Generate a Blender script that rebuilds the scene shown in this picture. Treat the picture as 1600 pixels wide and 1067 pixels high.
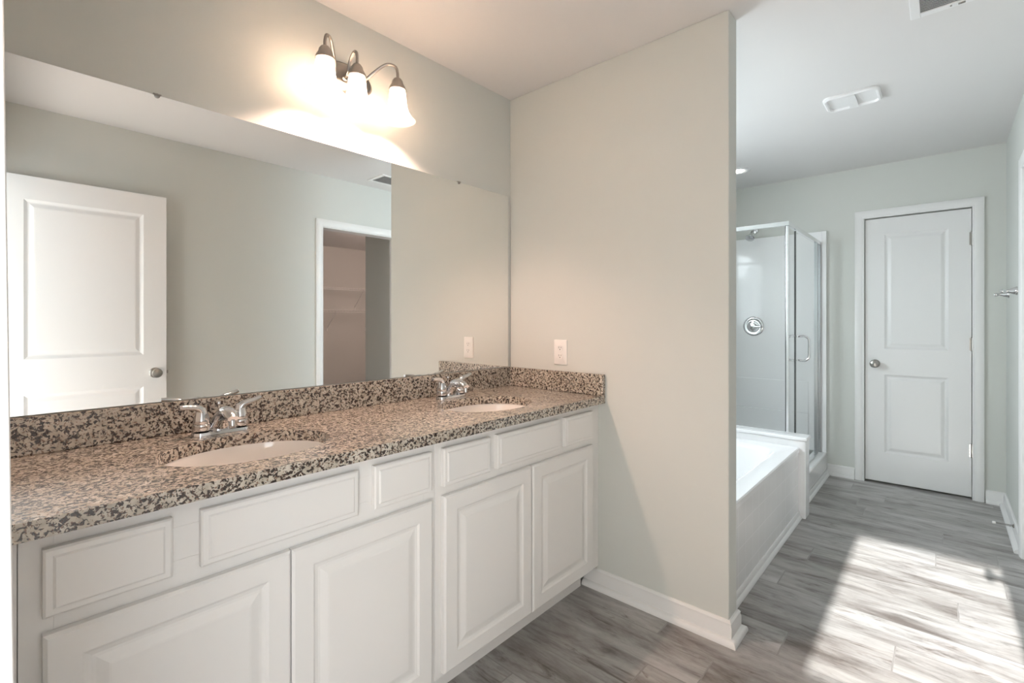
import bpy, bmesh, math, random
from math import sin, cos, pi, radians, sqrt
from mathutils import Vector, Matrix
random.seed(4)
S = bpy.context.scene
COL = S.collection
for o in list(bpy.data.objects): bpy.data.objects.remove(o)

# ------------------------------------------------------------------ camera
cam = bpy.data.cameras.new('camera'); cam.sensor_width = 36; cam.lens = 751/1600*36
cam.shift_y = -30.5/1600; cam.clip_start = 0.01
co = bpy.data.objects.new('camera', cam); COL.objects.link(co)
co.location = (0, 0, 1.235); co.rotation_euler = (pi/2, 0, radians(-48.1))
S.camera = co
# ------------------------------------------------------------------ light
S.view_settings.view_transform = 'Standard'; S.view_settings.look = 'None'
S.view_settings.gamma = 1; S.view_settings.use_curve_mapping = False
S.view_settings.exposure = 0.76
W = bpy.data.worlds.new('sky'); S.world = W; W.use_nodes = True
bg = W.node_tree.nodes['Background']; bg.inputs[0].default_value = (0.86, 0.94, 1.0, 1); bg.inputs[1].default_value = 2.85
def light(name, kind, loc, energy, color=(1, 1, 1), rot=(0, 0, 0), **kw):
    l = bpy.data.lights.new(name, kind); l.energy = energy; l.color = color
    for k, v in kw.items(): setattr(l, k, v)
    o = bpy.data.objects.new(name, l); COL.objects.link(o); o.location = loc; o.rotation_euler = rot
    return o
sd = Vector((1, 0.0, -0.36)).normalized()     # through the opening of the added bedroom wall, then the doorway
sun = light('sun', 'SUN', (-8, .2, 4), 10.6, (1, .99, .96), angle=0.009)
sun.rotation_euler = sd.to_track_quat('-Z', 'Y').to_euler()
# daylight entering through the window over the tub
light('window_daylight', 'AREA', (2.7, 2.15, 1.85), 34, (.90, .95, 1), (radians(-56), 0, 0), shape='RECTANGLE', size=1.5, size_y=1.2)
# unseen fill light added beyond the doorway, aimed at the cabinets
bl = light('bedroom_fill', 'AREA', (-1.0, -1.4, 1.2), 17, (1.0, .98, .96), shape='RECTANGLE', size=2.0, size_y=2.0)
fl = light('bedroom_up_fill', 'AREA', (-.75, .2, .3), 18, (1, .90, .82), shape='RECTANGLE', size=1.0, size_y=1.2)  # added upward fill for ceiling and upper walls, imitating bounce off a floor
fl.rotation_euler = Vector((.55, .1, 1)).to_track_quat('-Z', 'Y').to_euler()
bl.rotation_euler = Vector((.8, 1, -.03)).to_track_quat('-Z', 'Y').to_euler()

# ------------------------------------------------------------------ materials
def nmat(name):
    m = bpy.data.materials.new(name); m.use_nodes = True
    nt = m.node_tree; return m, nt, nt.nodes, nt.links, nt.nodes['Principled BSDF']
def plain(name, col, rough=.5, metal=0., bump=0., bscale=200., var=0., coat=0.):
    m, nt, N, L, b = nmat(name)
    b.inputs['Base Color'].default_value = (*col, 1); b.inputs['Roughness'].default_value = rough
    b.inputs['Metallic'].default_value = metal; b.inputs['Coat Weight'].default_value = coat
    tc = N.new('ShaderNodeTexCoord'); nz = N.new('ShaderNodeTexNoise'); nz.inputs['Scale'].default_value = bscale
    nz.inputs['Detail'].default_value = 3; L.new(tc.outputs['Object'], nz.inputs['Vector'])
    if bump:
        bp = N.new('ShaderNodeBump'); bp.inputs['Strength'].default_value = bump; bp.inputs['Distance'].default_value = .001
        L.new(nz.outputs[0], bp.inputs['Height']); L.new(bp.outputs[0], b.inputs['Normal'])
    n2 = N.new('ShaderNodeTexNoise'); n2.inputs['Scale'].default_value = 3; L.new(tc.outputs['Object'], n2.inputs['Vector'])
    mx = N.new('ShaderNodeMix'); mx.data_type = 'RGBA'
    mx.inputs[6].default_value = (*[c*(1-var) for c in col], 1); mx.inputs[7].default_value = (*[min(1, c*(1+var)) for c in col], 1)
    L.new(n2.outputs[0], mx.inputs[0]); L.new(mx.outputs[2], b.inputs['Base Color'])
    return m
M = {}
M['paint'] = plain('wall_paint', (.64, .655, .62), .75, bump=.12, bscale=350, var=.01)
M['closet_paint_dim'] = plain('closet_paint_dim', (.57, .56, .53), .8, bump=.12, bscale=350, var=.01)  # the room's wall paint, darkened and warmed for the closet's dimness
M['ceiling'] = plain('ceiling_paint', (.73, .72, .71), .9, bump=.15, bscale=300, var=.01)
M['trim'] = plain('trim_paint', (.80, .80, .79), .35, var=.008)
M['door'] = plain('door_paint', (.79, .79, .785), .35, bump=.05, bscale=90, var=.008)
M['cabinet'] = plain('cabinet_thermofoil', (.82, .81, .79), .38, var=.008)
M['acrylic'] = plain('white_acrylic', (.90, .905, .91), .12, var=.005, coat=.3)
M['porcelain'] = plain('porcelain', (.86, .84, .80), .08, var=.005, coat=.5)
M['chrome'] = plain('chrome', (.70, .70, .71), .07, 1.)
M['alum'] = plain('polished_aluminium', (.82, .83, .84), .22, 1.)
M['nickel'] = plain('brushed_nickel', (.36, .345, .32), .3, 1., bump=.05, bscale=600)
M['alum_grey'] = plain('grey_aluminium', (.45, .47, .48), .3, 1.)
M['gasket'] = plain('black_gasket', (.05, .055, .055), .6)
M['plastic'] = plain('white_plastic', (.82, .80, .77), .35)
M['vent_white'] = plain('vent_enamel', (.80, .80, .80), .45)
M['dark'] = plain('dark_slot', (.03, .03, .03), .7)
M['duct'] = plain('duct_grey', (.10, .10, .105), .7)
M['wire'] = plain('white_wire', (.75, .74, .72), .4)
M['vinyl_frame'] = plain('vinyl_window_frame', (.82, .82, .82), .4)
m, nt, N, L, b = nmat('mirror_silver'); b.inputs['Base Color'].default_value = (.93, .94, .925, 1); b.inputs['Metallic'].default_value = 1; b.inputs['Roughness'].default_value = .0
M['mirror'] = m
def thin_glass(name, tint, gl=.10):
    m, nt, N, L, b = nmat(name); N.remove(b)
    t = N.new('ShaderNodeBsdfTransparent'); t.inputs[0].default_value = (*tint, 1)
    g = N.new('ShaderNodeBsdfGlossy'); g.inputs['Roughness'].default_value = .01
    lw = N.new('ShaderNodeLayerWeight'); lw.inputs[0].default_value = gl
    ge_ = N.new('ShaderNodeNewGeometry'); fm = N.new('ShaderNodeMath'); fm.operation = 'SUBTRACT'; fm.inputs[0].default_value = 1; L.new(ge_.outputs['Backfacing'], fm.inputs[1])
    f2_ = N.new('ShaderNodeMath'); f2_.operation = 'MULTIPLY'; L.new(lw.outputs['Fresnel'], f2_.inputs[0]); L.new(fm.outputs[0], f2_.inputs[1])
    x = N.new('ShaderNodeMixShader'); L.new(f2_.outputs[0], x.inputs[0]); L.new(t.outputs[0], x.inputs[1]); L.new(g.outputs[0], x.inputs[2])
    L.new(x.outputs[0], N['Material Output'].inputs[0]); return m
M['glass'] = thin_glass('shower_glass', (.985, .992, .99), .08)
M['pane'] = thin_glass('window_glass', (.97, .98, .98), .1)
m, nt, N, L, b = nmat('frosted_shade_glass')
b.inputs['Base Color'].default_value = (.90, .85, .80, 1); b.inputs['Roughness'].default_value = .35
tl = N.new('ShaderNodeBsdfTranslucent'); tl.inputs[0].default_value = (.95, .90, .84, 1)
x = N.new('ShaderNodeMixShader'); x.inputs[0].default_value = .8
L.new(b.outputs[0], x.inputs[1]); L.new(tl.outputs[0], x.inputs[2])
tr_ = N.new('ShaderNodeBsdfTransparent'); tr_.inputs[0].default_value = (1, .93, .86, 1)
x2 = N.new('ShaderNodeMixShader'); x2.inputs[0].default_value = .04
L.new(x.outputs[0], x2.inputs[1]); L.new(tr_.outputs[0], x2.inputs[2]); L.new(x2.outputs[0], N['Material Output'].inputs[0])
M['shade'] = m
def emis(name, col, s):
    m, nt, N, L, b = nmat(name); b.inputs['Base Color'].default_value = (.9, .9, .9, 1)
    b.inputs['Emission Color'].default_value = (*col, 1); b.inputs['Emission Strength'].default_value = s; return m
M['bulb'] = emis('lit_bulb', (1, .85, .72), 30)
nt = M['bulb'].node_tree; tb_ = nt.nodes.new('ShaderNodeBsdfTransparent'); mb_ = nt.nodes.new('ShaderNodeMixShader'); mb_.inputs[0].default_value = .75
nt.links.new(nt.nodes['Principled BSDF'].outputs[0], mb_.inputs[1]); nt.links.new(tb_.outputs[0], mb_.inputs[2]); nt.links.new(mb_.outputs[0], nt.nodes['Material Output'].inputs[0])
M['downlight'] = emis('lit_downlight', (1, .93, .84), 12)

def ramp(N, pts, interp='LINEAR'):
    r = N.new('ShaderNodeValToRGB'); r.color_ramp.interpolation = interp
    e = r.color_ramp.elements
    while len(e) > 1: e.remove(e[-1])
    e[0].position = pts[0][0]; e[0].color = (*pts[0][1], 1)
    for p, c in pts[1:]:
        q = e.new(p); q.color = (*c, 1)
    return r
# granite
m, nt, N, L, b = nmat('speckled_granite')
tc = N.new('ShaderNodeTexCoord')
def noise(sc, det, rough=.5, dist=0.):
    n = N.new('ShaderNodeTexNoise'); n.inputs['Scale'].default_value = sc; n.inputs['Detail'].default_value = det
    n.inputs['Roughness'].default_value = rough; n.inputs['Distortion'].default_value = dist
    L.new(tc.outputs['Object'], n.inputs['Vector']); return n
n0 = noise(45, 2); base = ramp(N, [(.3, (.42, .37, .30)), (.5, (.53, .48, .40)), (.7, (.62, .57, .49))])
L.new(n0.outputs[0], base.inputs[0])
n1 = noise(120, 3, .6, .6); k1 = ramp(N, [(.0, (1, 1, 1)), (.468, (1, 1, 1)), (.484, (0, 0, 0))])
L.new(n1.outputs[0], k1.inputs[0])
n3 = noise(260, 2, .5); k3 = ramp(N, [(.0, (.010, .008, .007)), (.5, (.028, .018, .015)), (.68, (.12, .07, .052))])
L.new(n3.outputs[0], k3.inputs[0])
n4 = noise(170, 2); k4 = ramp(N, [(.0, (0, 0, 0)), (.60, (0, 0, 0)), (.63, (1, 1, 1))]); L.new(n4.outputs[0], k4.inputs[0])
mxa = N.new('ShaderNodeMix'); mxa.data_type = 'RGBA'; mxa.inputs[7].default_value = (.24, .16, .115, 1)
L.new(k4.outputs[0], mxa.inputs[0]); L.new(base.outputs[0], mxa.inputs[6])
mxb = N.new('ShaderNodeMix'); mxb.data_type = 'RGBA'
L.new(k1.outputs[0], mxb.inputs[0]); L.new(mxa.outputs[2], mxb.inputs[6]); L.new(k3.outputs[0], mxb.inputs[7])
L.new(mxb.outputs[2], b.inputs['Base Color']); b.inputs['Roughness'].default_value = .24; b.inputs['IOR'].default_value = 1.6; b.inputs['Coat Weight'].default_value = .6; b.inputs['Coat Roughness'].default_value = .22
M['granite'] = m
# vinyl planks running along Y
m, nt, N, L, b = nmat('grey_vinyl_planks')
tc = N.new('ShaderNodeTexCoord'); mp = N.new('ShaderNodeMapping'); mp.inputs['Rotation'].default_value = (0, 0, pi/2)
L.new(tc.outputs['Object'], mp.inputs['Vector'])
# every plank row starts at its own offset
sx_ = N.new('ShaderNodeSeparateXYZ'); L.new(mp.outputs[0], sx_.inputs[0])
def mth(op, a, b_=None):
    n = N.new('ShaderNodeMath'); n.operation = op; L.new(a, n.inputs[0])
    if b_ is not None: n.inputs[1].default_value = b_
    return n.outputs[0]
row = mth('FLOOR', mth('DIVIDE', sx_.outputs[1], .18))
wn = N.new('ShaderNodeTexWhiteNoise'); wn.noise_dimensions = '1D'; L.new(row, wn.inputs['W'])
of = mth('MULTIPLY', wn.outputs['Value'], 1.22); ox = N.new('ShaderNodeMath'); L.new(sx_.outputs[0], ox.inputs[0]); L.new(of, ox.inputs[1])
bv = N.new('ShaderNodeCombineXYZ'); L.new(ox.outputs[0], bv.inputs[0]); L.new(sx_.outputs[1], bv.inputs[1])
def brick(c1, c2, mc, mortar):
    k = N.new('ShaderNodeTexBrick'); k.offset = 0
    k.inputs['Color1'].default_value = (*c1, 1); k.inputs['Color2'].default_value = (*c2, 1); k.inputs['Mortar'].default_value = (*mc, 1)
    k.inputs['Scale'].default_value = 1; k.inputs['Mortar Size'].default_value = mortar; k.inputs['Mortar Smooth'].default_value = 1
    k.inputs['Brick Width'].default_value = 1.22; k.inputs['Row Height'].default_value = .18
    L.new(bv.outputs[0], k.inputs['Vector']); return k
bk = brick((0, 0, 0), (1, 1, 1), (.5, .5, .5), .0035)
# per-plank shift of the grain
cmb = N.new('ShaderNodeCombineXYZ'); sc = N.new('ShaderNodeMath'); sc.operation = 'MULTIPLY'; sc.inputs[1].default_value = 17
L.new(bk.outputs['Color'], sc.inputs[0]); L.new(sc.outputs[0], cmb.inputs[2]); L.new(sc.outputs[0], cmb.inputs[0])
gm = N.new('ShaderNodeMapping'); gm.inputs['Scale'].default_value = (1.5, 6.5, 1); L.new(mp.outputs[0], gm.inputs['Vector'])
ad = N.new('ShaderNodeVectorMath'); ad.operation = 'ADD'; L.new(gm.outputs[0], ad.inputs[0]); L.new(cmb.outputs[0], ad.inputs[1])
def gn(scale, det, rough, dist=0):
    n = N.new('ShaderNodeTexNoise'); n.inputs['Scale'].default_value = scale; n.inputs['Detail'].default_value = det
    n.inputs['Roughness'].default_value = rough; n.inputs['Distortion'].default_value = dist; L.new(ad.outputs[0], n.inputs['Vector']); return n
g1 = gn(1.3, 8, .68, .35); g2 = gn(3.6, 7, .72, .5)
c1 = ramp(N, [(.32, (.150, .130, .118)), (.42, (.27, .252, .238)), (.52, (.38, .368, .355)), (.66, (.50, .49, .475))]); L.new(g1.outputs[0], c1.inputs[0])
c2 = ramp(N, [(.33, (.42, .40, .38)), (.45, (.9, .9, .9)), (.6, (1.05, 1.05, 1.05))]); L.new(g2.outputs[0], c2.inputs[0])
mu = N.new('ShaderNodeMix'); mu.data_type = 'RGBA'; mu.blend_type = 'MULTIPLY'; mu.inputs[0].default_value = .65
L.new(c1.outputs[0], mu.inputs[6]); L.new(c2.outputs[0], mu.inputs[7])
tone = ramp(N, [(0, (.90, .885, .875)), (1, (1.10, 1.10, 1.11))]); L.new(bk.outputs['Color'], tone.inputs[0])
g3 = gn(2.4, 7, .62, 1.2); c3 = ramp(N, [(.33, (.45, .40, .37)), (.39, (.85, .83, .81)), (.44, (1, 1, 1))]); L.new(g3.outputs[0], c3.inputs[0])
mu9 = N.new('ShaderNodeMix'); mu9.data_type = 'RGBA'; mu9.blend_type = 'MULTIPLY'; mu9.inputs[0].default_value = .9
L.new(mu.outputs[2], mu9.inputs[6]); L.new(c3.outputs[0], mu9.inputs[7])
mu2 = N.new('ShaderNodeMix'); mu2.data_type = 'RGBA'; mu2.blend_type = 'MULTIPLY'; mu2.inputs[0].default_value = 1
L.new(mu9.outputs[2], mu2.inputs[6]); L.new(tone.outputs[0], mu2.inputs[7])
mu3 = N.new('ShaderNodeMix'); mu3.data_type = 'RGBA'; mu3.inputs[7].default_value = (.16, .15, .14, 1)
L.new(mth('MULTIPLY', bk.outputs['Fac'], .32), mu3.inputs[0]); L.new(mu2.outputs[2], mu3.inputs[6])
L.new(mu3.outputs[2], b.inputs['Base Color']); b.inputs['Roughness'].default_value = .32
bp = N.new('ShaderNodeBump'); bp.inputs['Strength'].default_value = .12; bp.inputs['Distance'].default_value = .001
L.new(g2.outputs[0], bp.inputs['Height']); L.new(bp.outputs[0], b.inputs['Normal'])
M['floor'] = m
# ceramic tile apron, tiles in X/Z
m, nt, N, L, b = nmat('white_ceramic_tile')
tc = N.new('ShaderNodeTexCoord'); sp = N.new('ShaderNodeSeparateXYZ'); cb = N.new('ShaderNodeCombineXYZ')
L.new(tc.outputs['Object'], sp.inputs[0]); L.new(sp.outputs[0], cb.inputs[0]); L.new(sp.outputs[2], cb.inputs[1])
k = N.new('ShaderNodeTexBrick'); k.offset = 0; k.inputs['Scale'].default_value = 1; k.inputs['Brick Width'].default_value = .108; k.inputs['Row Height'].default_value = .108
k.inputs['Mortar Size'].default_value = .0022; k.inputs['Color1'].default_value = (.80, .805, .80, 1); k.inputs['Color2'].default_value = (.83, .835, .83, 1); k.inputs['Mortar'].default_value = (.90, .90, .90, 1)
L.new(cb.outputs[0], k.inputs['Vector']); L.new(k.outputs['Color'], b.inputs['Base Color']); b.inputs['Roughness'].default_value = .2
M['tile'] = m

# ------------------------------------------------------------------ mesh helpers
class MB:
    def __init__(s): s.v = []; s.f = []
    def add(s, vs, fs, mtx=None):
        o = len(s.v)
        for v in vs: s.v.append(tuple(mtx @ Vector(v)) if mtx else tuple(v))
        for f in fs: s.f.append([i+o for i in f])
        return s
    def box(s, x0, x1, y0, y1, z0, z1, mtx=None):
        vs = [(x, y, z) for x in (x0, x1) for y in (y0, y1) for z in (z0, z1)]
        return s.add(vs, [(0, 1, 3, 2), (4, 6, 7, 5), (0, 4, 5, 1), (2, 3, 7, 6), (0, 2, 6, 4), (1, 5, 7, 3)], mtx)
    def loops(s, loops, closed=True, cap0=True, cap1=True, mtx=None):
        n = len(loops[0]); vs = [p for l in loops for p in l]; fs = []
        for i in range(len(loops)-1):
            for j in range(n if closed else n-1):
                a = i*n+j; b_ = i*n+(j+1) % n
                fs.append((a, b_, b_+n, a+n))
        if cap0: fs.append(tuple(reversed(range(n))))
        if cap1: fs.append(tuple((len(loops)-1)*n+j for j in range(n)))
        return s.add(vs, fs, mtx)
    def lathe(s, prof, n=32, mtx=None, cap0=True, cap1=True, sx=1, sy=1):
        return s.loops([[(r*cos(2*pi*j/n)*sx, r*sin(2*pi*j/n)*sy, z) for j in range(n)] for r, z in prof], True, cap0, cap1, mtx)
    def tube(s, pts, rad, n=14, flat=1., mtx=None, up=Vector((0, 0, 1))):
        pts = [Vector(p) for p in pts]
        if not hasattr(rad, '__len__'): rad = [rad]*len(pts)
        L_ = []; prev = None
        for i, p in enumerate(pts):
            t = (pts[min(i+1, len(pts)-1)]-pts[max(i-1, 0)]).normalized()
            if prev is None:
                a = up if abs(t.dot(up)) < .95 else Vector((1, 0, 0)); u = t.cross(a).normalized()
            else: u = (prev-t*prev.dot(t)).normalized()
            prev = u; w = t.cross(u)
            r = rad[i]
            L_.append([tuple(p+u*cos(2*pi*j/n)*r+w*sin(2*pi*j/n)*r*flat) for j in range(n)])
        return s.loops(L_, True, True, True, mtx)
    def build(s, name, mat, parent=None, bevel=0., smooth=False, loc=None, seg=2):
        me = bpy.data.meshes.new(name); me.from_pydata(s.v, [], s.f)
        bm = bmesh.new(); bm.from_mesh(me); bmesh.ops.recalc_face_normals(bm, faces=bm.faces); bm.to_mesh(me); bm.free()
        me.materials.append(mat)
        if smooth:
            for p in me.polygons: p.use_smooth = True
            me.set_sharp_from_angle(angle=radians(38))
        o = bpy.data.objects.new(name, me); COL.objects.link(o)
        if parent: o.parent = parent
        if loc: o.location = loc
        if bevel:
            md = o.modifiers.new('bevel', 'BEVEL'); md.width = bevel; md.segments = seg; md.limit_method = 'ANGLE'; md.angle_limit = radians(40)
            md.harden_normals = False
        return o
def smooth_path(pts, k=6):
    P = [Vector(p) for p in pts]; out = []
    for i in range(len(P)-1):
        p0 = P[max(i-1, 0)]; p1 = P[i]; p2 = P[i+1]; p3 = P[min(i+2, len(P)-1)]
        for j in range(k):
            t = j/k
            out.append(.5*((2*p1)+(p2-p0)*t+(2*p0-5*p1+4*p2-p3)*t*t+(3*p1-p0-3*p2+p3)*t**3))
    out.append(P[-1]); return out
def lerp_list(vals, n):
    out = []
    for i in range(n):
        t = i/(n-1)*(len(vals)-1); a = int(min(t, len(vals)-2)); out.append(vals[a]+(vals[a+1]-vals[a])*(t-a))
    return out
def tag(o, label, cat, group=None, kind=None):
    if label: o['label'] = label
    if cat: o['category'] = cat
    if group: o['group'] = group
    if kind: o['kind'] = kind
    return o
def struct(o, label=None, cat=None):
    o['kind'] = 'structure'
    if label: o['label'] = label
    if cat: o['category'] = cat
    return o
def thing(name, label, cat, loc=(0, 0, 0), rz=0, group=None):
    o = bpy.data.objects.new(name, None); o.empty_display_size = .05; COL.objects.link(o)
    o.location = loc; o.rotation_euler = (0, 0, rz); return tag(o, label, cat, group)
def rect(x0, x1, z0, z1, i, y): return [(x0+i, y, z0+i), (x1-i, y, z0+i), (x1-i, y, z1-i), (x0+i, y, z1-i)]
def rings(mb, x0, x1, z0, z1, steps, cap0=False, cap1=True):
    mb.loops([rect(x0, x1, z0, z1, i, y) for i, y in steps], True, cap0, cap1)

# ------------------------------------------------------------------ room shell
CZ = 2.44; YB = 1.752; YF = -.315; XP = 1.937; XP2 = 2.03; XF = 4.62
o = MB().box(-2.2, 5.0, -3.95, 1.88, -.08, 0).build('floor', M['floor']); struct(o, 'grey wood-look plank floor of the bathroom', 'floor')
o = MB().box(-2.4, 5.0, -3.95, 1.88, CZ, CZ+.1).build('ceiling', M['ceiling']); struct(o, 'flat white painted ceiling over the whole bathroom', 'ceiling')  # extended over the unseen bedroom to block stray sun
WX0, WX1, WZ0, WZ1 = 2.05, 3.36, 1.17, 2.10
b_ = MB(); b_.box(-.12, WX0, YB, 1.88, 0, CZ).box(WX1, 4.74, YB, 1.88, 0, CZ).box(WX0, WX1, YB, 1.88, 0, WZ0).box(WX0, WX1, YB, 1.88, WZ1, CZ)
struct(b_.build('wall_back', M['paint']), 'greige painted wall that carries the mirror and vanity light', 'wall')
struct(MB().box(XP, XP2, .615, YB, 0, CZ).build('wall_right', M['paint'], bevel=.004), 'greige partition wall at the end of the vanity', 'wall')
b_ = MB(); b_.box(-.12, 0, .62, YB, 0, CZ).box(-.12, 0, YF, -.235, 0, CZ).box(-.12, 0, -.235, .62, 2.065, CZ)
struct(b_.build('wall_left', M['paint']), 'greige wall with the entrance doorway at the left', 'wall')
b_ = MB(); b_.box(-2.32, -2.2, -2.0, 1.88, 0, 1.50).box(-2.32, -2.2, -2.0, 1.88, 2.06, CZ).box(-2.32, -2.2, -2.0, -.62, 1.50, 2.06).box(-2.32, -2.2, .362, 1.88, 1.50, 2.06)  # unseen wall added; its opening crops the sun into the floor patch
struct(b_.build('wall_sun_mask', M['paint']), 'added unseen wall beyond the entrance doorway, with an opening that crops the sun', 'wall')
D2 = (2.98, 3.64)
CX0, CX1 = 1.905, 2.625
b_ = MB(); b_.box(-.12, CX0-.015, YF-.115, YF, 0, CZ).box(CX0-.015, CX1+.015, YF-.115, YF, 2.03, CZ).box(CX1+.015, D2[0], YF-.115, YF, 0, CZ)
b_.box(D2[0], D2[1], YF-.115, YF, 2.035, CZ).box(D2[1], XF, YF-.115, YF, 0, CZ).box(D2[0], D2[1], YF-.115, YF-.06, 0, 2.035)
struct(b_.build('wall_front', M['paint']), 'pale green-grey wall opposite the mirror with the closet doorway', 'wall')
DY0, DY1 = -.15, .457
b_ = MB(); b_.box(XF, 4.74, YF-.115, DY0, 0, CZ).box(XF, 4.74, DY1, 1.88, 0, CZ).box(XF, 4.74, DY0, DY1, 2.035, CZ).box(XF+.06, 4.74, DY0, DY1, 0, 2.035)
struct(b_.build('wall_far', M['paint']), 'pale green-grey end wall around the closed white door', 'wall')
# closet
b_ = MB(); b_.box(2.66, 4.95, -.91, YF-.115, 0, CZ)
struct(b_.build('wall_closet_side', M['paint']), 'blue-grey closet side wall just inside the closet doorway', 'wall')
struct(MB().box(1.55, 5.0, -3.92, -3.8, 0, CZ).build('wall_closet_back', M['closet_paint_dim']), 'dim mauve back wall of the closet', 'wall')
struct(MB().box(1.55, 1.67, -3.8, YF-.115, 0, CZ).box(4.9, 5.0, -3.8, -.91, 0, CZ).build('wall_closet_end', M['closet_paint_dim']), 'end walls of the closet', 'wall')

# window over the tub
w = thing('window_1', 'white framed window over the bathtub', 'window'); struct(w)
fr = MB()
for a, c_, e, g in ((WX0, WX1, WZ0, WZ0+.05), (WX0, WX1, WZ1-.05, WZ1), (WX0, WX0+.05, WZ0+.05, WZ1-.05), (WX1-.05, WX1, WZ0+.05, WZ1-.05)):
    fr.box(a, c_, 1.83, 1.875, e, g)
fr.build('window_frame', M['vinyl_frame'], w)
MB().box(WX0+.05, WX1-.05, 1.85, 1.854, WZ0+.05, WZ1-.05).build('pane', M['pane'], w)

# baseboard profile sweep in plan
BP = [(0, 0), (.034, 0), (.034, .008), (.030, .017), (.022, .022), (.014, .024), (.014, .062), (.011, .070), (.012, .078), (.006, .086), (0, .087)]
def base(name, pts, label, prof=BP):
    """pts: plan polyline on the wall face; the room lies on its left"""
    P = [Vector(p) for p in pts]; loops = []
    for i, p in enumerate(P):
        ns = []
        if i > 0: d = (P[i]-P[i-1]).normalized(); ns.append(Vector((-d.y, d.x)))
        if i < len(P)-1: d = (P[i+1]-P[i]).normalized(); ns.append(Vector((-d.y, d.x)))
        if len(ns) == 2: n_ = (ns[0]+ns[1]); n_ = n_/n_.dot(ns[0])
        else: n_ = ns[0]
        loops.append([(p.x+n_.x*a, p.y+n_.y*a, z) for a, z in prof])
    o = MB().loops(loops).build(name, M['trim'], smooth=True); return struct(o, label, 'baseboard')
base('baseboard_right', [(XP, 1.268), (XP, .615), (XP2, .615), (XP2, .68)][::-1], 'white baseboard wrapping the end of the partition wall')
base('baseboard_far', [(XF, .70), (XF, .52)][::-1], 'short white baseboard between shower and far door')
base('baseboard_corner', [(3.70, YF), (XF, YF), (XF, -.215)], 'white baseboard turning the corner beside the far door')
base('baseboard_front', [(.0, YF), (1.843, YF)], 'white baseboard along the wall opposite the vanity')
base('baseboard_middle', [(CX1+.062, YF), (D2[0]-.06, YF)], 'white baseboard between the two side doorways')

# casings
def casing(name, a0, a1, ztop, place, label, wd=.060, th=.018, ins=.0):
    """doorway from a0 to a1 along local x, front towards local -y; place: matrix"""
    prof = [(0, 0), (0, .010), (.004, .013), (.010, .012), (.016, .016), (.030, th), (wd-.006, th), (wd, th-.003), (wd, 0)]
    loops = []
    for (cx, cz, dx, dz) in ((a0, 0, -1, 0), (a0, ztop, -1, 1), (a1, ztop, 1, 1), (a1, 0, 1, 0)):
        loops.append([(cx+dx*u, -t, cz+dz*u) for u, t in prof])
    m_ = MB().loops(loops, mtx=place)
    return struct(m_.build(name, M['trim'], smooth=True), label, 'door casing')
TFAR = Matrix.Translation((XF, 0, 0)) @ Matrix.Rotation(-pi/2, 4, 'Z')    # local -y -> -x ; local x -> -y
TFRONT = Matrix.Translation((0, YF, 0)) @ Matrix.Rotation(pi, 4, 'Z')      # local -y -> +y ; local x -> -x
TLEFT = Matrix.Translation((0, 0, 0)) @ Matrix.Rotation(pi/2, 4, 'Z')      # local -y -> +x ; local x -> +y
casing('trim_1', -DY1, -DY0, 2.035, TFAR, 'white casing around the closed far door')
casing('trim_2', -CX1, -CX0, 2.02, TFRONT, 'white casing around the closet doorway seen in the mirror')
casing('trim_3', -D2[1], -D2[0], 2.035, TFRONT, 'white casing at the right edge of the photo')
# entrance: jamb and casing, strike side leans a hair out of plumb
sh = Matrix.Identity(4); sh[0][2] = -.0105; sh[0][3] = .0155
j = MB().box(-.137, .0, .605, .62, 0, 2.05).box(-.137, 0, -.235, -.22, 0, 2.05).box(-.137, 0, -.235, .62, 2.05, 2.065)
struct(j.build('trim_4', M['trim'], bevel=.002), 'white jamb of the entrance doorway at the left edge', 'door jamb')
cs = MB()
for z0, z1 in ((0, 2.05),): cs.box(-.012, .0165, .612, .672, z0, z1, sh)
cs.box(0, .0165, -.285, -.227, 0, 2.05).box(0, .0165, -.285, .672, 2.05, 2.11)
struct(cs.build('trim_5', M['trim'], bevel=.003), 'white casing of the entrance doorway at the left edge', 'door casing')
# closet jamb
j = MB().box(CX0-.015, CX0, YF-.115, YF, 0, 2.015).box(CX1, CX1+.015, YF-.115, YF, 0, 2.015).box(CX0-.015, CX1+.015, YF-.115, YF, 2.015, 2.03)
struct(j.build('trim_6', M['trim']), 'white jamb lining the closet doorway', 'door jamb')
# trims at tub apron and curb
SP = [(0, 0), (.020, 0), (.020, .006), (.014, .015), (.008, .019), (.008, .040), (.004, .046), (0, .047)]
base('trim_7', [(3.46, .68), (2.03, .68)], 'low white trim along the foot of the tiled tub front', SP)
base('trim_8', [(4.62, .70), (3.585, .70)], 'low white trim along the foot of the shower curb', SP)

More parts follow.
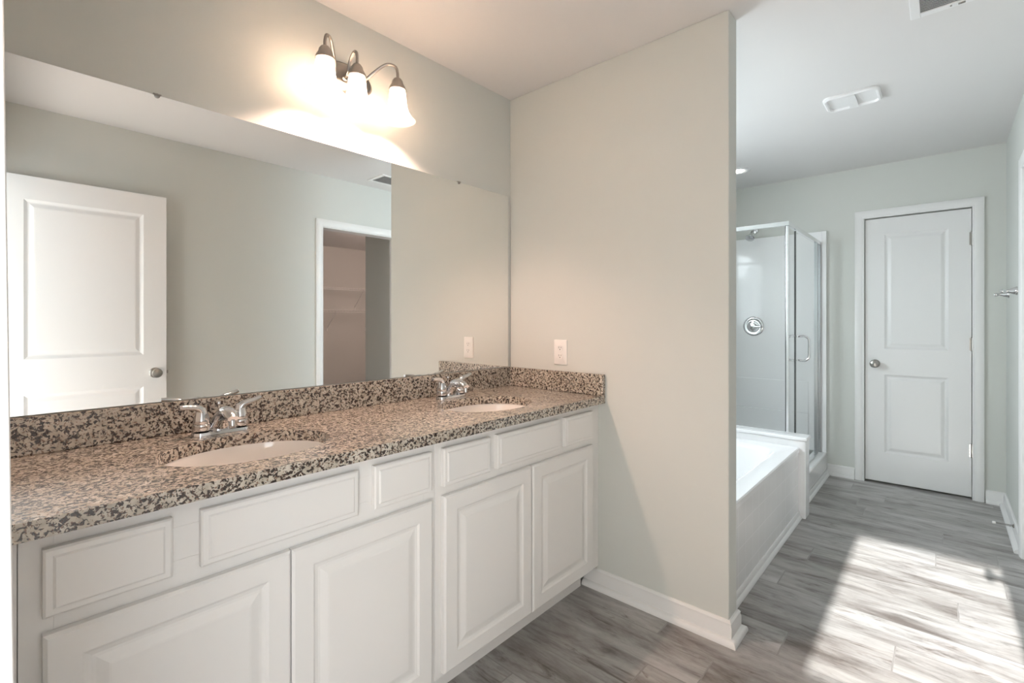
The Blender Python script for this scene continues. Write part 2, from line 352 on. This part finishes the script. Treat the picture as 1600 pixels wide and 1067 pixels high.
# ------------------------------------------------------------------ two-panel doors
PS = [(0, 0), (.010, .006), (.016, .009), (.022, .009), (.040, .0035), (.046, .0030)]
def door_slab(name, width, ztop, loc, rz, label, knob_x, hinges, zb=.015, knob=True):
    """front towards local -y, local x 0..width; thickness .035"""
    d = thing(name, None, None, loc, rz); struct(d, label, 'door')
    T = .035; st = .118
    zs = [zb, .235, .835, 1.03, 1.905, ztop]
    mb = MB(); mb.box(0, width, .011, T, zb, ztop)
    def face(x0, x1, z0, z1): mb.add([(x0, 0, z0), (x1, 0, z0), (x1, 0, z1), (x0, 0, z1)], [(0, 1, 2, 3)])
    face(0, st, zb, ztop); face(width-st, width, zb, ztop)
    face(st, width-st, zs[0], zs[1]); face(st, width-st, zs[2], zs[3]); face(st, width-st, zs[4], zs[5])
    for a, c_ in ((zs[1], zs[2]), (zs[3], zs[4])): rings(mb, st, width-st, a, c_, PS)
    mb.loops([rect(0, width, zb, ztop, 0, 0), rect(0, width, zb, ztop, 0, .011)], True, False, False)
    mb.build('door_panel', M['door'], d)
    if knob:
        for sgn in (1, -1):
            R = Matrix.Translation((knob_x, 0 if sgn > 0 else T, .915)) @ Matrix.Rotation(pi/2*sgn, 4, 'X')
            k_ = MB().lathe([(.032, 0), (.032, .004), (.026, .008), (.011, .012), (.0105, .034), (.018, .040), (.027, .048), (.029, .057), (.025, .066), (.014, .071), (.002, .072)], 28, R)
            k_.build('knob', M['nickel'], d, smooth=True)
    for hx, hz in hinges:
        h_ = MB(); h_.lathe([(.0065, hz-.045), (.0065, hz+.045)], 12, Matrix.Translation((hx, -.004, 0)))
        h_.lathe([(.004, hz-.05), (.0075, hz-.046)], 12, Matrix.Translation((hx, -.004, 0))).lathe([(.0075, hz+.046), (.004, hz+.05)], 12, Matrix.Translation((hx, -.004, 0)))
        h_.box(hx-.014, hx+.012, -.0015, .004, hz-.044, hz+.044)
        h_.build('hinge', M['nickel'], d, smooth=True)
    return d
# far door: local x runs -Y. hinge at Y=-.15 (local x = .607-), knob at Y .392
d1 = door_slab('door_1', .600, 2.028, (XF+.012, DY1-.0035, 0), -pi/2, 'closed white two-panel door in the far wall', .062, [(.603, .337), (.603, 1.079), (.603, 1.817)])
sp_ = MB().box(-.007, -.003, .0, .01, .885, .945).build('strike_plate', M['nickel'], d1)
d2 = door_slab('door_2', .652, 2.028, (D2[1]-.004, YF-.005, 0), pi, 'closed white two-panel door in the side wall near the towel posts', .59, [], knob=False)
# open entrance door, lying along the wall opposite the mirror; front towards +Y
d3 = door_slab('door_3', .762, 2.032, (.815, -.222, 0), pi, 'open white two-panel entrance door seen in the mirror', .060, [])
MB().box(-.002, .001, .006, .029, .87, .96).box(-.012, 0, .012, .023, .905, .925).build('latch', M['nickel'], d3)

# ------------------------------------------------------------------ vanity cabinets
FY = 1.196
DRW = [(0, .020), (0, .006), (.004, .003), (.013, .003), (.017, 0), (.019, 0)]
CDR = [(0, .020), (0, .005), (.006, 0), (.052, 0), (.058, .004), (.066, .006), (.072, .0055), (.090, .0005), (.094, 0)]
def cabinet(x0, x1, doors, drawers, label):
    c_ = thing('vanity_cabinet', label, 'cabinet', (x0, 0, 0))
    w = x1-x0
    bd = MB().box(0, .016, FY+.018, YB-.002, .10, .858).box(w-.016, w, FY+.018, YB-.002, .10, .858).box(.016, w-.016, FY+.018, YB-.002, .10, .116).box(.016, w-.016, YB-.012, YB-.002, .116, .858)
    bd.build('cabinet_body', M['cabinet'], c_)
    ff = MB(); xs = [doors[0][0]-x0, doors[-1][1]-x0]
    ff.box(0, .045, FY, FY+.018, .10, .858).box(w-.045, w, FY, FY+.018, .10, .858)
    for a, e in ((.10, .145), (.66, .735), (.805, .858)): ff.box(.045, w-.045, FY, FY+.018, a, e)
    for i in range(len(drawers)-1):
        m_ = (drawers[i][1]+drawers[i+1][0])/2-x0; ff.box(m_-.035, m_+.035, FY, FY+.018, .735, .805)
    ff.build('face_frame', M['cabinet'], c_, bevel=.0008)
    MB().box(0, w, FY+.068, FY+.084, 0, .10).build('toe_kick', M['cabinet'], c_)
    for a, e in doors:
        d = MB(); rings(d, a-x0, e-x0, .115, .680, CDR, cap0=True)
        o = d.build('cabinet_door', M['cabinet'], c_, smooth=False); o.location.y = FY-.0205
    for a, e in drawers:
        d = MB(); rings(d, a-x0, e-x0, .710, .832, DRW, cap0=True)
        o = d.build('drawer_front', M['cabinet'], c_); o.location.y = FY-.0205
    return c_
cabinet(.048, .9665, [(.078, .510), (.513, .945)], [(.078, .270), (.321, .693), (.742, .945)], 'white vanity cabinet at the left, under the nearer sink')
cabinet(.9675, 1.890, [(.992, 1.428), (1.433, 1.864)], [(.992, 1.203), (1.238, 1.615), (1.650, 1.864)], 'white vanity cabinet at the right, against the partition wall')
f_ = MB().box(1.891, XP-.001, FY+.002, FY+.02, .10, .858).build('filler_strip', M['cabinet']); tag(f_, 'narrow white filler strip between right cabinet and partition wall', 'filler strip')
f_ = MB().box(.001, .047, FY+.002, FY+.02, 0, .858).build('filler_strip', M['cabinet']); tag(f_, 'narrow white filler strip between left cabinet and doorway casing', 'filler strip')

# ------------------------------------------------------------------ granite top
CT = thing('granite_countertop', 'speckled brown granite countertop with backsplash running the whole vanity', 'countertop')
ZT, ZU, YC = .895, .861, 1.160
SX = [(.503, 1.42), (1.425, 1.42)]; A_, B_ = .214, .168
mb = MB()
def tb(x0, x1, y0, y1):
    for z in (ZT, ZU): mb.add([(x0, y0, z), (x1, y0, z), (x1, y1, z), (x0, y1, z)], [(0, 1, 2, 3)])
Y0, Y1 = YC, YB-.001; X0, X1 = .001, XP-.001
ry0, ry1 = 1.42-.20, 1.42+.20
bounds = [X0]
for cx, cy in SX: bounds += [cx-.25, cx+.25]
bounds.append(X1)
for i in range(0, len(bounds), 2): tb(bounds[i], bounds[i+1], Y0, Y1)
for cx, cy in SX:
    tb(cx-.25, cx+.25, Y0, ry0); tb(cx-.25, cx+.25, ry1, Y1)
    angs = sorted([2*pi*k_/64+.01 for k_ in range(64)]+[math.atan2(sy*.20, sx*.25) % (2*pi) for sx in (-1, 1) for sy in (-1, 1)])
    E_ = [(cx+A_*cos(t), cy+B_*sin(t)) for t in angs]; R_ = []
    # angle of rectangle point = parametric corner direction
    for t in angs:
        dx, dy = cos(t), sin(t); s_ = min(.25/max(abs(dx), 1e-9), .20/max(abs(dy), 1e-9)); R_.append((cx+dx*s_, cy+dy*s_))
    n = len(angs)
    for z in (ZT, ZU):
        mb.loops([[(x, y, z) for x, y in R_], [(x, y, z) for x, y in E_]], True, False, False)
    mb.loops([[(x, y, ZT) for x, y in E_], [(x, y, ZU) for x, y in E_]], True, False, False)
for (xa, ya), (xb, yb) in (((X0, Y0), (X1, Y0)), ((X1, Y0), (X1, Y1)), ((X1, Y1), (X0, Y1)), ((X0, Y1), (X0, Y0))):
    mb.add([(xa, ya, ZU), (xb, yb, ZU), (xb, yb, ZT), (xa, ya, ZT)], [(0, 1, 2, 3)])
slab = mb.build('slab', M['granite'], CT)
bm = bmesh.new(); bm.from_mesh(slab.data); bmesh.ops.remove_doubles(bm, verts=bm.verts, dist=1e-5); bmesh.ops.recalc_face_normals(bm, faces=bm.faces); bm.to_mesh(slab.data); bm.free()
MB().box(X0, XP-.001, YB-.021, YB-.001, ZT+.0005, .993).build('backsplash', M['granite'], CT, bevel=.0015)
MB().box(XP-.021, XP-.001, YC, YB-.0215, ZT+.0005, .993).build('side_splash', M['granite'], CT, bevel=.0015)

# ------------------------------------------------------------------ sinks
def sink(cx, label):
    s = thing('sink', label, 'sink', (cx, 1.42, 0), 0, None)
    prof = [(1.10, .8605), (1.01, .8605), (1.0, .855), (.985, .83), (.95, .795), (.86, .755), (.70, .728), (.45, .715), (.12, .711)]
    n = 56
    out = [(1.10, .8605), (1.10, .852), (1.03, .848), (1.01, .82), (.97, .785), (.88, .742), (.72, .716), (.45, .703), (.12, .700)]
    lp = [[(A_*k_*cos(2*pi*j/n), B_*k_*sin(2*pi*j/n), z) for j in range(n)] for k_, z in out[::-1]+prof]
    MB().loops(lp).build('basin', M['porcelain'], s, smooth=True)
    MB().lathe([(.034, .7115), (.034, .714), (.026, .716), (.022, .713), (.004, .712)], 24).build('drain', M['chrome'], s, smooth=True)
sink(SX[0][0], 'oval white undermount sink nearer the camera, in the left cabinet')
sink(SX[1][0], 'oval white undermount sink farther away, near the partition wall')

# ------------------------------------------------------------------ faucets
def make_faucet():
    f = thing('faucet', 'polished chrome two-handle faucet behind the nearer sink', 'faucet', (.503, 1.652, ZT))
    n = 40
    def stad(hx, hy, z, k_=1): # stadium loop
        pts = []
        for j in range(n):
            t = 2*pi*j/n; c_, s_ = cos(t), sin(t)
            pts.append(((hx-hy)*(1 if c_ > 0 else -1)*min(1, abs(c_)*3)+hy*c_, hy*s_, z))
        return pts
    MB().loops([stad(.080, .027, 0), stad(.080, .027, .006), stad(.078, .025, .011), stad(.070, .019, .014)]).build('base_plate', M['chrome'], f, smooth=True)
    for s_ in (-1, 1):
        h = MB(); T_ = Matrix.Translation((s_*.053, 0, .016))
        h.lathe([(.0235, 0), (.0245, .008), (.0235, .018), (.0215, .020), (.0225, .022), (.021, .036), (.0165, .050), (.0135, .060), (.011, .066), (.004, .069)], 24, T_)
        p = smooth_path([(s_*.053, 0, .058), (s_*.055, -.002, .074), (s_*.065, -.005, .084), (s_*.086, -.008, .089), (s_*.112, -.010, .092 if s_ < 0 else .098)], 6)
        h.tube(p, lerp_list([.0145, .0140, .0125, .0110, .0100, .0085], len(p)), 14, .8)
        h.build('handle', M['chrome'], f, smooth=True)
    sp = smooth_path([(0, .004, .010), (0, -.002, .034), (0, -.016, .055), (0, -.040, .067), (0, -.072, .067), (0, -.102, .056)], 7)
    L_ = []
    rw = lerp_list([.036, .030, .024, .021, .020, .0195, .015], len(sp)); rh = lerp_list([.022, .025, .025, .022, .018, .014, .009], len(sp))
    for i, p in enumerate(sp):
        t = (sp[min(i+1, len(sp)-1)]-sp[max(i-1, 0)]).normalized(); w_ = Vector((1, 0, 0)).cross(t)
        L_.append([tuple(p+Vector((1, 0, 0))*cos(2*pi*j/20)*rw[i]+w_*sin(2*pi*j/20)*rh[i]) for j in range(20)])
    so = MB().loops(L_).build('spout', M['chrome'], f, smooth=True)
    MB().lathe([(.009, .030), (.009, .046), (.0075, .052)], 18, Matrix.Translation((0, -.096, 0))).build('aerator', M['chrome'], so, smooth=True)
    MB().tube([(0, .022, .015), (0, .022, .085)], .0022, 8).lathe([(.003, .083), (.006, .086), (.006, .092), (.002, .094)], 12, Matrix.Translation((0, .022, 0))).build('lift_rod', M['chrome'], f, smooth=True)
    return f
def copy_tree(o, parent=None):
    c = o.copy(); COL.objects.link(c); c.parent = parent
    for ch in list(o.children): copy_tree(ch, c)
    return c
f1 = make_faucet(); f2 = copy_tree(f1); f2.location = (1.430, 1.652, ZT); f2['label'] = 'polished chrome two-handle faucet behind the farther sink'

# ------------------------------------------------------------------ mirror
mr = thing('wall_mirror', 'large frameless wall mirror above the vanity backsplash', 'mirror')
MB().box(.003, 1.912, YB-.007, YB-.001, .996, 1.911).build('mirror_glass', M['mirror'], mr)
for x in (.360, 1.560):
    MB().box(x-.010, x+.010, YB-.011, YB-.001, 1.9115, 1.9145).lathe([(.007, 0), (.007, .002), (.005, .003)], 20, Matrix.Translation((x, YB-.0072, 1.909)) @ Matrix.Rotation(pi/2, 4, 'X')).build('mirror_clip', M['nickel'], mr, smooth=True)

# ------------------------------------------------------------------ vanity light
vl = thing('vanity_light', 'three-light brushed nickel wall fixture glowing above the mirror', 'wall light', (.97, YB, 2.19))
RX = Matrix.Rotation(pi/2, 4, 'X')
pl = MB().lathe([(1.0, 0), (1.0, .006), (.93, .012), (.90, .011), (.80, .017), (.60, .024), (.3, .028), (.02, .029)], 48, RX @ Matrix.Diagonal((.115, .060, 1, 1)))
pl.build('back_plate', M['nickel'], vl, smooth=True)
LM = [(-.150, -.132, (-.062, 0.0)), (-.012, -.108, (-.016, -.01)), (.152, -.132, (.062, 0.0))]
for x, y, (sx, szz) in LM:
    a = MB(); peak = .067
    path = smooth_path([(sx, -.018, szz), (sx*1.0+(x-sx)*.06, -.045, szz+.012), (sx+(x-sx)*.30, y*.55, .040), (sx+(x-sx)*.62, y*.80, peak), (sx+(x-sx)*.90, y*.97, peak-.006), (x, y, peak-.030), (x, y, .005)], 7)
    a.tube(path, .0058, 12)
    a.lathe([(.012, 0), (.012, .004), (.008, .008)], 16, Matrix.Translation((sx, -.024, szz)) @ RX)
    arm = a.build('arm', M['nickel'], vl, smooth=True)
    T_ = Matrix.Translation((x, y, 0))
    so = MB().lathe([(.010, .016), (.014, .014), (.021, .004), (.023, -.006), (.031, -.020), (.034, -.028), (.034, -.032), (.030, -.033)], 28, T_).build('socket', M['nickel'], arm, smooth=True)
    out = [(.030, -.034), (.0325, -.050), (.034, -.072), (.037, -.094), (.044, -.116), (.055, -.134), (.066, -.146), (.071, -.151)]
    inn = [(r-.003, z-.0005) for r, z in out[::-1]]
    MB().lathe(out+inn, 40, T_, cap0=False, cap1=False).build('shade', M['shade'], vl, smooth=True)
    MB().lathe([(.012, -.034), (.013, -.050), (.020, -.066), (.029, -.086), (.031, -.102), (.028, -.116), (.018, -.128), (.003, -.133)], 24, T_).build('bulb', M['bulb'], vl, smooth=True)
    light('vanity_bulb_light', 'POINT', (.97+x, YB+y, 2.19-.098), 12.5, (1, .66, .52), shadow_soft_size=.022)

# ------------------------------------------------------------------ outlet
ou = thing('wall_outlet', 'white duplex power outlet on the partition wall above the side splash', 'outlet', (XP, 1.412, 1.085), -pi/2)
# local: x along -Y, front -y -> -X
def rrect(hx, hz, r, y, n=6):
    pts = []
    for qx, qz, a0 in ((1, 1, 0), (-1, 1, 1), (-1, -1, 2), (1, -1, 3)):
        for j in range(n+1):
            a = (a0+j/n)*pi/2; pts.append((qx*(hx-r)+r*cos(a), y, qz*(hz-r)+r*sin(a)))
    return pts
MB().loops([rrect(.039, .062, .004, 0), rrect(.039, .062, .004, -.004), rrect(.036, .059, .003, -.0065)]).build('cover_plate', M['plastic'], ou, smooth=True)
for z in (-.0195, .0195):
    rc = MB().loops([[(x_, y_, z_+z) for x_, y_, z_ in rrect(.0165, .0145, .010, yy)] for yy in (-.006, -.0085)]).build('receptacle', M['plastic'], ou, smooth=True)
    s_ = MB().box(-.0075, -.0055, -.0088, -.0084, z+.000, z+.009).box(.0055, .0075, -.0088, -.0084, z+.001, z+.008)
    s_.lathe([(.0026, 0), (.0026, .0004)], 12, Matrix.Translation((0, -.0084, z-.006)) @ RX); s_.build('slot', M['dark'], rc)
MB().lathe([(.003, 0), (.003, .0015), (.001, .002)], 12, Matrix.Translation((0, -.0065, 0)) @ RX).build('screw', M['plastic'], ou)

# ------------------------------------------------------------------ bathtub
TZ = .447
tub = thing('bathtub', 'white soaking bathtub set behind a tiled front', 'bathtub', (0, 0, 0))
mb = MB(); tx0, tx1, ty0, ty1 = XP2+.002, 3.458, .672, YB-.002
def rr(x0, x1, y0, y1, r, z, n=8):
    pts = []
    for (cx, cy, a0) in ((x1-r, y1-r, 0), (x0+r, y1-r, 1), (x0+r, y0+r, 2), (x1-r, y0+r, 3)):
        for j_ in range(n+1):
            a = (a0+j_/n)*pi/2; pts.append((cx+r*cos(a), cy+r*sin(a), z))
    return pts
lp = [rr(tx0, tx1, ty0, ty1, .004, TZ-.03), rr(tx0, tx1, ty0, ty1, .006, TZ-.006), rr(tx0+.005, tx1-.005, ty0+.005, ty1-.005, .006, TZ),
      rr(tx0+.10, tx1-.10, ty0+.085, ty1-.10, .16, TZ), rr(tx0+.112, tx1-.112, ty0+.098, ty1-.112, .16, TZ-.006), rr(tx0+.125, tx1-.125, ty0+.112, ty1-.125, .16, TZ-.03),
      rr(tx0+.16, tx1-.17, ty0+.16, ty1-.17, .16, TZ-.25), rr(tx0+.20, tx1-.24, ty0+.21, ty1-.21, .14, TZ-.34), rr(tx0+.30, tx1-.34, ty0+.30, ty1-.30, .10, TZ-.36)]
mb.loops(lp, True, False, True).build('tub_shell', M['acrylic'], tub, smooth=True)
MB().lathe([(.034, 0), (.034, .006), (.026, .012), (.004, .014)], 24, Matrix.Translation((2.60, ty0+.150, TZ-.10)) @ Matrix.Rotation(-pi/2, 4, 'X')).build('overflow_plate', M['chrome'], tub, smooth=True)
tag(MB().box(XP2+.001, 3.459, .680, .700, 0, TZ-.031).build('tub_apron', M['tile']), 'white square-tiled front panel below the bathtub rim', 'tiled panel')
# knee wall between tub and shower
kw = MB().box(3.46, 3.57, .640, YB-.001, 0, .488).build('wall_knee', M['acrylic'], bevel=.004); struct(kw, 'low white knee wall between bathtub and shower', 'wall')
kc = MB().box(3.452, 3.578, .632, YB-.001, .4885, .510).build('trim_9', M['acrylic'], bevel=.006, seg=3); struct(kc, 'white ledge capping the knee wall', 'ledge')

# ------------------------------------------------------------------ shower
st_ = thing('shower_stall', 'white moulded shower base and wall surround in the far corner', 'shower')
pan = MB().box(3.572, XF-.002, .702, .80, 0, .178).box(3.572, XF-.002, .80, YB-.002, 0, .06)
pan.build('shower_base', M['acrylic'], st_, bevel=.012, seg=3)
su = MB(); su.box(4.598, XF-.001, .712, YB-.001, .178, 1.973).box(3.58, 4.598, YB-.022, YB-.001, .06, 1.973).box(4.586, 4.598, .83, YB-.022, .06, .48).box(4.592, 4.598, .83, YB-.022, .48, .74)
su.box(4.592, XF-.001, .704, .735, .178, 1.973)
su.build('wall_surround', M['acrylic'], st_, bevel=.006, seg=3)
def at(x, y, z, rz=0): return Matrix.Translation((x, y, z)) @ Matrix.Rotation(rz, 4, 'Z')
TV = at(4.598, 1.25, 1.197, -pi/2)
sv = MB().lathe([(.085, 0), (.085, .004), (.079, .009), (.066, .010), (.060, .007), (.045, .010), (.030, .014)], 40, TV @ RX).build('shower_valve', M['chrome'], st_, smooth=True)
lv = MB().lathe([(.030, .010), (.030, .040), (.026, .052), (.005, .055)], 28, TV @ RX)
lv.tube([(.0, -.040, 0), (.030, -.044, -.002), (.070, -.048, -.004)], [.013, .010, .008], 12, mtx=TV); lv.build('lever', M['chrome'], sv, smooth=True)
TH = at(XF-.003, 1.24, 2.045)
am = MB().tube(smooth_path([(0, 0, 0), (-.05, 0, .004), (-.10, 0, -.018), (-.135, 0, -.052)], 6), .0095, 12, mtx=TH).lathe([(.028, 0), (.024, .008), (.010, .012)], 20, TH @ Matrix.Rotation(-pi/2, 4, 'Y')).build('shower_arm', M['chrome'], st_, smooth=True)
MB().lathe([(.012, 0), (.014, .012), (.018, .022), (.034, .044), (.036, .056), (.032, .059)], 24, TH @ Matrix.Translation((-.130, 0, -.047)) @ Matrix.Rotation(radians(-140), 4, 'Y')).build('spray_head', M['chrome'], am, smooth=True)
# glass enclosure
ge = thing('shower_enclosure', 'chrome-framed clear glass shower enclosure standing on the knee wall and curb', 'shower enclosure')
gx, gy, gt = 3.515, .752, 1.888
MB().box(gx-.012, gx+.012, gy-.012, YB-.002, gt-.028, gt).box(gx+.0125, 4.597, gy-.012, gy+.012, gt-.028, gt).build('header_rail', M['alum'], ge, bevel=.002)
MB().box(gx-.003, gx+.003, gy+.013, YB-.02, .524, gt-.029).build('fixed_panel', M['glass'], ge)
MB().box(gx-.009, gx+.009, gy+.013, YB-.02, .511, .523).build('bottom_channel', M['alum'], ge, bevel=.001)
cp_ = MB().box(gx-.006, gx+.008, gy-.008, gy+.008, .511, gt-.029).build('corner_post', M['alum'], ge, bevel=.002)
MB().box(gx-.004, gx+.004, gy+.0085, gy+.0125, .524, gt-.029).box(gx+.0085, gx+.0125, gy-.004, gy+.004, .512, gt-.029).build('gasket', M['gasket'], cp_)
MB().box(3.585, 3.725, gy-.003, gy+.003, .195, gt-.029).box(gx+.012, 3.585, gy-.003, gy+.003, .512, gt-.029).build('side_panel', M['glass'], ge)
MB().box(3.582, 4.50, gy-.009, gy+.009, .179, .192).build('curb_channel', M['alum'], ge, bevel=.001)
ds_ = MB().box(3.729, 3.739, gy-.006, gy+.006, .194, gt-.030).build('door_stile', M['alum'], ge, bevel=.001)
MB().box(3.7395, 3.7435, gy-.005, gy+.005, .200, gt-.034).box(3.7253, 3.7287, gy-.005, gy+.005, .200, gt-.034).build('gasket', M['gasket'], ds_)
MB().box(4.44, 4.462, gy-.012, gy+.012, .193, gt-.029).box(4.575, 4.597, gy-.010, gy+.010, .179, gt-.029).build('wall_jamb', M['alum_grey'], ge, bevel=.002)
MB().box(4.462, 4.575, gy-.003, gy+.003, .193, gt-.029).build('side_panel', M['glass'], ge)
gd = MB().box(3.744, 4.436, gy-.003, gy+.003, .200, gt-.034).build('glass_door', M['glass'], ge)
hd = MB()
for s_ in (1, -1):
    y_ = gy+s_*.004; r_ = .065*s_
    p = smooth_path([(3.80, y_, 1.135), (3.80, y_+r_*.55, 1.137), (3.80, y_+r_*.92, 1.122), (3.80, y_+r_, 1.095), (3.80, y_+r_, 1.01), (3.80, y_+r_*.92, .983), (3.80, y_+r_*.55, .968), (3.80, y_, .970)], 6)
    hd.tube(p, .0075, 12)
hd.build('door_handle', M['chrome'], gd, smooth=True)

# ------------------------------------------------------------------ ceiling fittings
rl = thing('recessed_light', 'round recessed downlight glowing in the ceiling above the shower', 'ceiling light', (4.06, 1.215, CZ))
MB().lathe([(.085, 0), (.083, -.004), (.072, -.008), (.055, -.005), (.0405, -.001)], 36).build('trim_ring', M['vent_white'], rl, smooth=True)
MB().lathe([(.040, -.001), (.038, -.006), (.024, -.012), (.004, -.014)], 32).build('lens', M['downlight'], rl, smooth=True)
fan = thing('exhaust_fan', 'white rectangular exhaust fan cover with a raised centre band on the ceiling', 'ceiling fan cover', (3.155, .365, CZ))
def rloop(hx, hy, r, z, cx=0, cy=0, n=8):
    return [(x_+cx, z_+cy, z) for x_, y_, z_ in rrect(hx, hy, r, 0, n)]
fb = MB()
fb.loops([rloop(.105, .125, .04, -.0005), rloop(.105, .125, .04, -.010), rloop(.097, .117, .034, -.017), rloop(.089, .109, .028, -.016), rloop(.085, .105, .025, -.006)], True, False, True)
fb.build('cover', M['vent_white'], fan, smooth=True)
MB().loops([[(x_, y_, z_) for x_, y_, z_ in rloop(.086, .020, .008, zz, 0, .0)] for zz in (-.006, -.014, -.0165)]).build('centre_bar', M['vent_white'], fan, smooth=True)
vt = thing('ceiling_vent', 'white metal air register with grey louvres on the ceiling', 'vent', (2.347, -.022, CZ))
vf = MB(); hx, hy = .137, .118; ix, iy = .106, .088
for a in ((-hx, hx, iy, hy), (-hx, hx, -hy, -iy), (-hx, -ix, -iy, iy), (ix, hx, -iy, iy)): vf.box(a[0], a[1], a[2], a[3], -.007, -.0005)
vf.build('frame', M['vent_white'], vt, bevel=.002)
MB().box(-ix, ix, -iy, iy, -.0012, -.0006).build('duct_opening', M['duct'], vt)
sl = MB()
for i in range(19):
    x_ = -ix+.006+i*(2*ix-.012)/18
    sl.box(-.0034, .0034, -iy, iy, -.0004, .0004, Matrix.Translation((x_, 0, -.0048)) @ Matrix.Rotation(radians(-50), 4, 'Y'))
sl.build('louvre', M['vent_white'], vt)
MB().box(ix+.010, ix+.014, -.040, -.020, -.012, -.007).lathe([(.003, -.010), (.003, -.007)], 10, Matrix.Translation((ix+.012, -.0, 0))).build('damper_lever', M['nickel'], vt)

# ------------------------------------------------------------------ towel posts and door stop
def post(x, label):
    t = thing('towel_bar_post', label, 'towel bar post', (x, YF, 1.412), pi, 'bare chrome posts on the side wall')
    MB().lathe([(.024, 0), (.024, .006), (.021, .010)], 24, RX).build('rosette', M['chrome'], t, smooth=True)
    MB().lathe([(.020, .010), (.017, .022), (.010, .036), (.0085, .046), (.011, .054), (.0125, .062), (.009, .069), (.002, .071)], 24, RX).build('arm', M['chrome'], t, smooth=True)
post(3.957, 'chrome towel bar post nearer the side doorway casing'); post(4.42, 'chrome towel bar post nearer the far door wall')
dsx = thing('door_stop', 'springy chrome door stop with white tip on the corner baseboard', 'door stop', (3.96, YF+.014, .068), pi)
pts = []; nt_ = 16
for i in range(nt_*10+1):
    a = 2*pi*i/10; r = .0062-.0022*i/(nt_*10); pts.append((r*cos(a), -.004-.072*i/(nt_*10), r*sin(a)))
MB().lathe([(.011, 0), (.010, .004), (.006, .006)], 16, RX).build('mount', M['nickel'], dsx, smooth=True)
MB().tube(pts, .0011, 6).build('spring', M['nickel'], dsx, smooth=True)
MB().lathe([(.0055, .074), (.0075, .077), (.0075, .086), (.005, .089)], 16, RX).build('tip', M['plastic'], dsx, smooth=True)

# ------------------------------------------------------------------ closet shelving (seen in the mirror)
def shelf(x0, x1, z, label, braces):
    s = thing('wire_shelf', label, 'shelf', (0, 0, 0), 0, None)
    rail = MB()
    for y_, zz in ((-3.79, z), (-3.60, z), (-3.49, z), (-3.49, z-.03)): rail.tube([(x0, y_, zz), (x1, y_, zz)], .0035, 6)
    rail.build('rail', M['wire'], s)
    wr = MB(); n_ = int((x1-x0)/.05)
    for i in range(n_+1):
        x_ = x0+(x1-x0)*i/n_; wr.tube([(x_, -3.79, z+.004), (x_, -3.49, z+.004), (x_, -3.488, z-.03)], .0018, 5)
    wr.build('wire_deck', M['wire'], s)
    for bx in braces:
        MB().tube([(bx, -3.49, z-.015), (bx, -3.795, z-.29)], .006, 8).box(bx-.008, bx+.008, -3.799, -3.79, z-.33, z-.27).build('brace', M['wire'], s)
shelf(1.7, 4.88, 1.765, 'white wire closet shelf, the upper one, seen through the closet doorway', [2.9, 3.50, 4.2])
shelf(1.7, 4.88, 1.42, 'white wire closet shelf, the lower one, seen through the closet doorway', [2.9, 3.72, 4.4])
light('closet_fill_light', 'POINT', (4.1, -1.7, 2.25), 24, (1, .76, .68), shadow_soft_size=.08)  # fill light added out of view to lift the dark closet
cl = thing('closet_fill_holder', 'added round holder for the unseen closet fill light', 'ceiling light', (4.1, -1.7, CZ))
MB().lathe([(.07, 0), (.07, -.02), (.05, -.05), (.03, -.055)], 24).build('fill_holder', M['plastic'], cl, smooth=True)
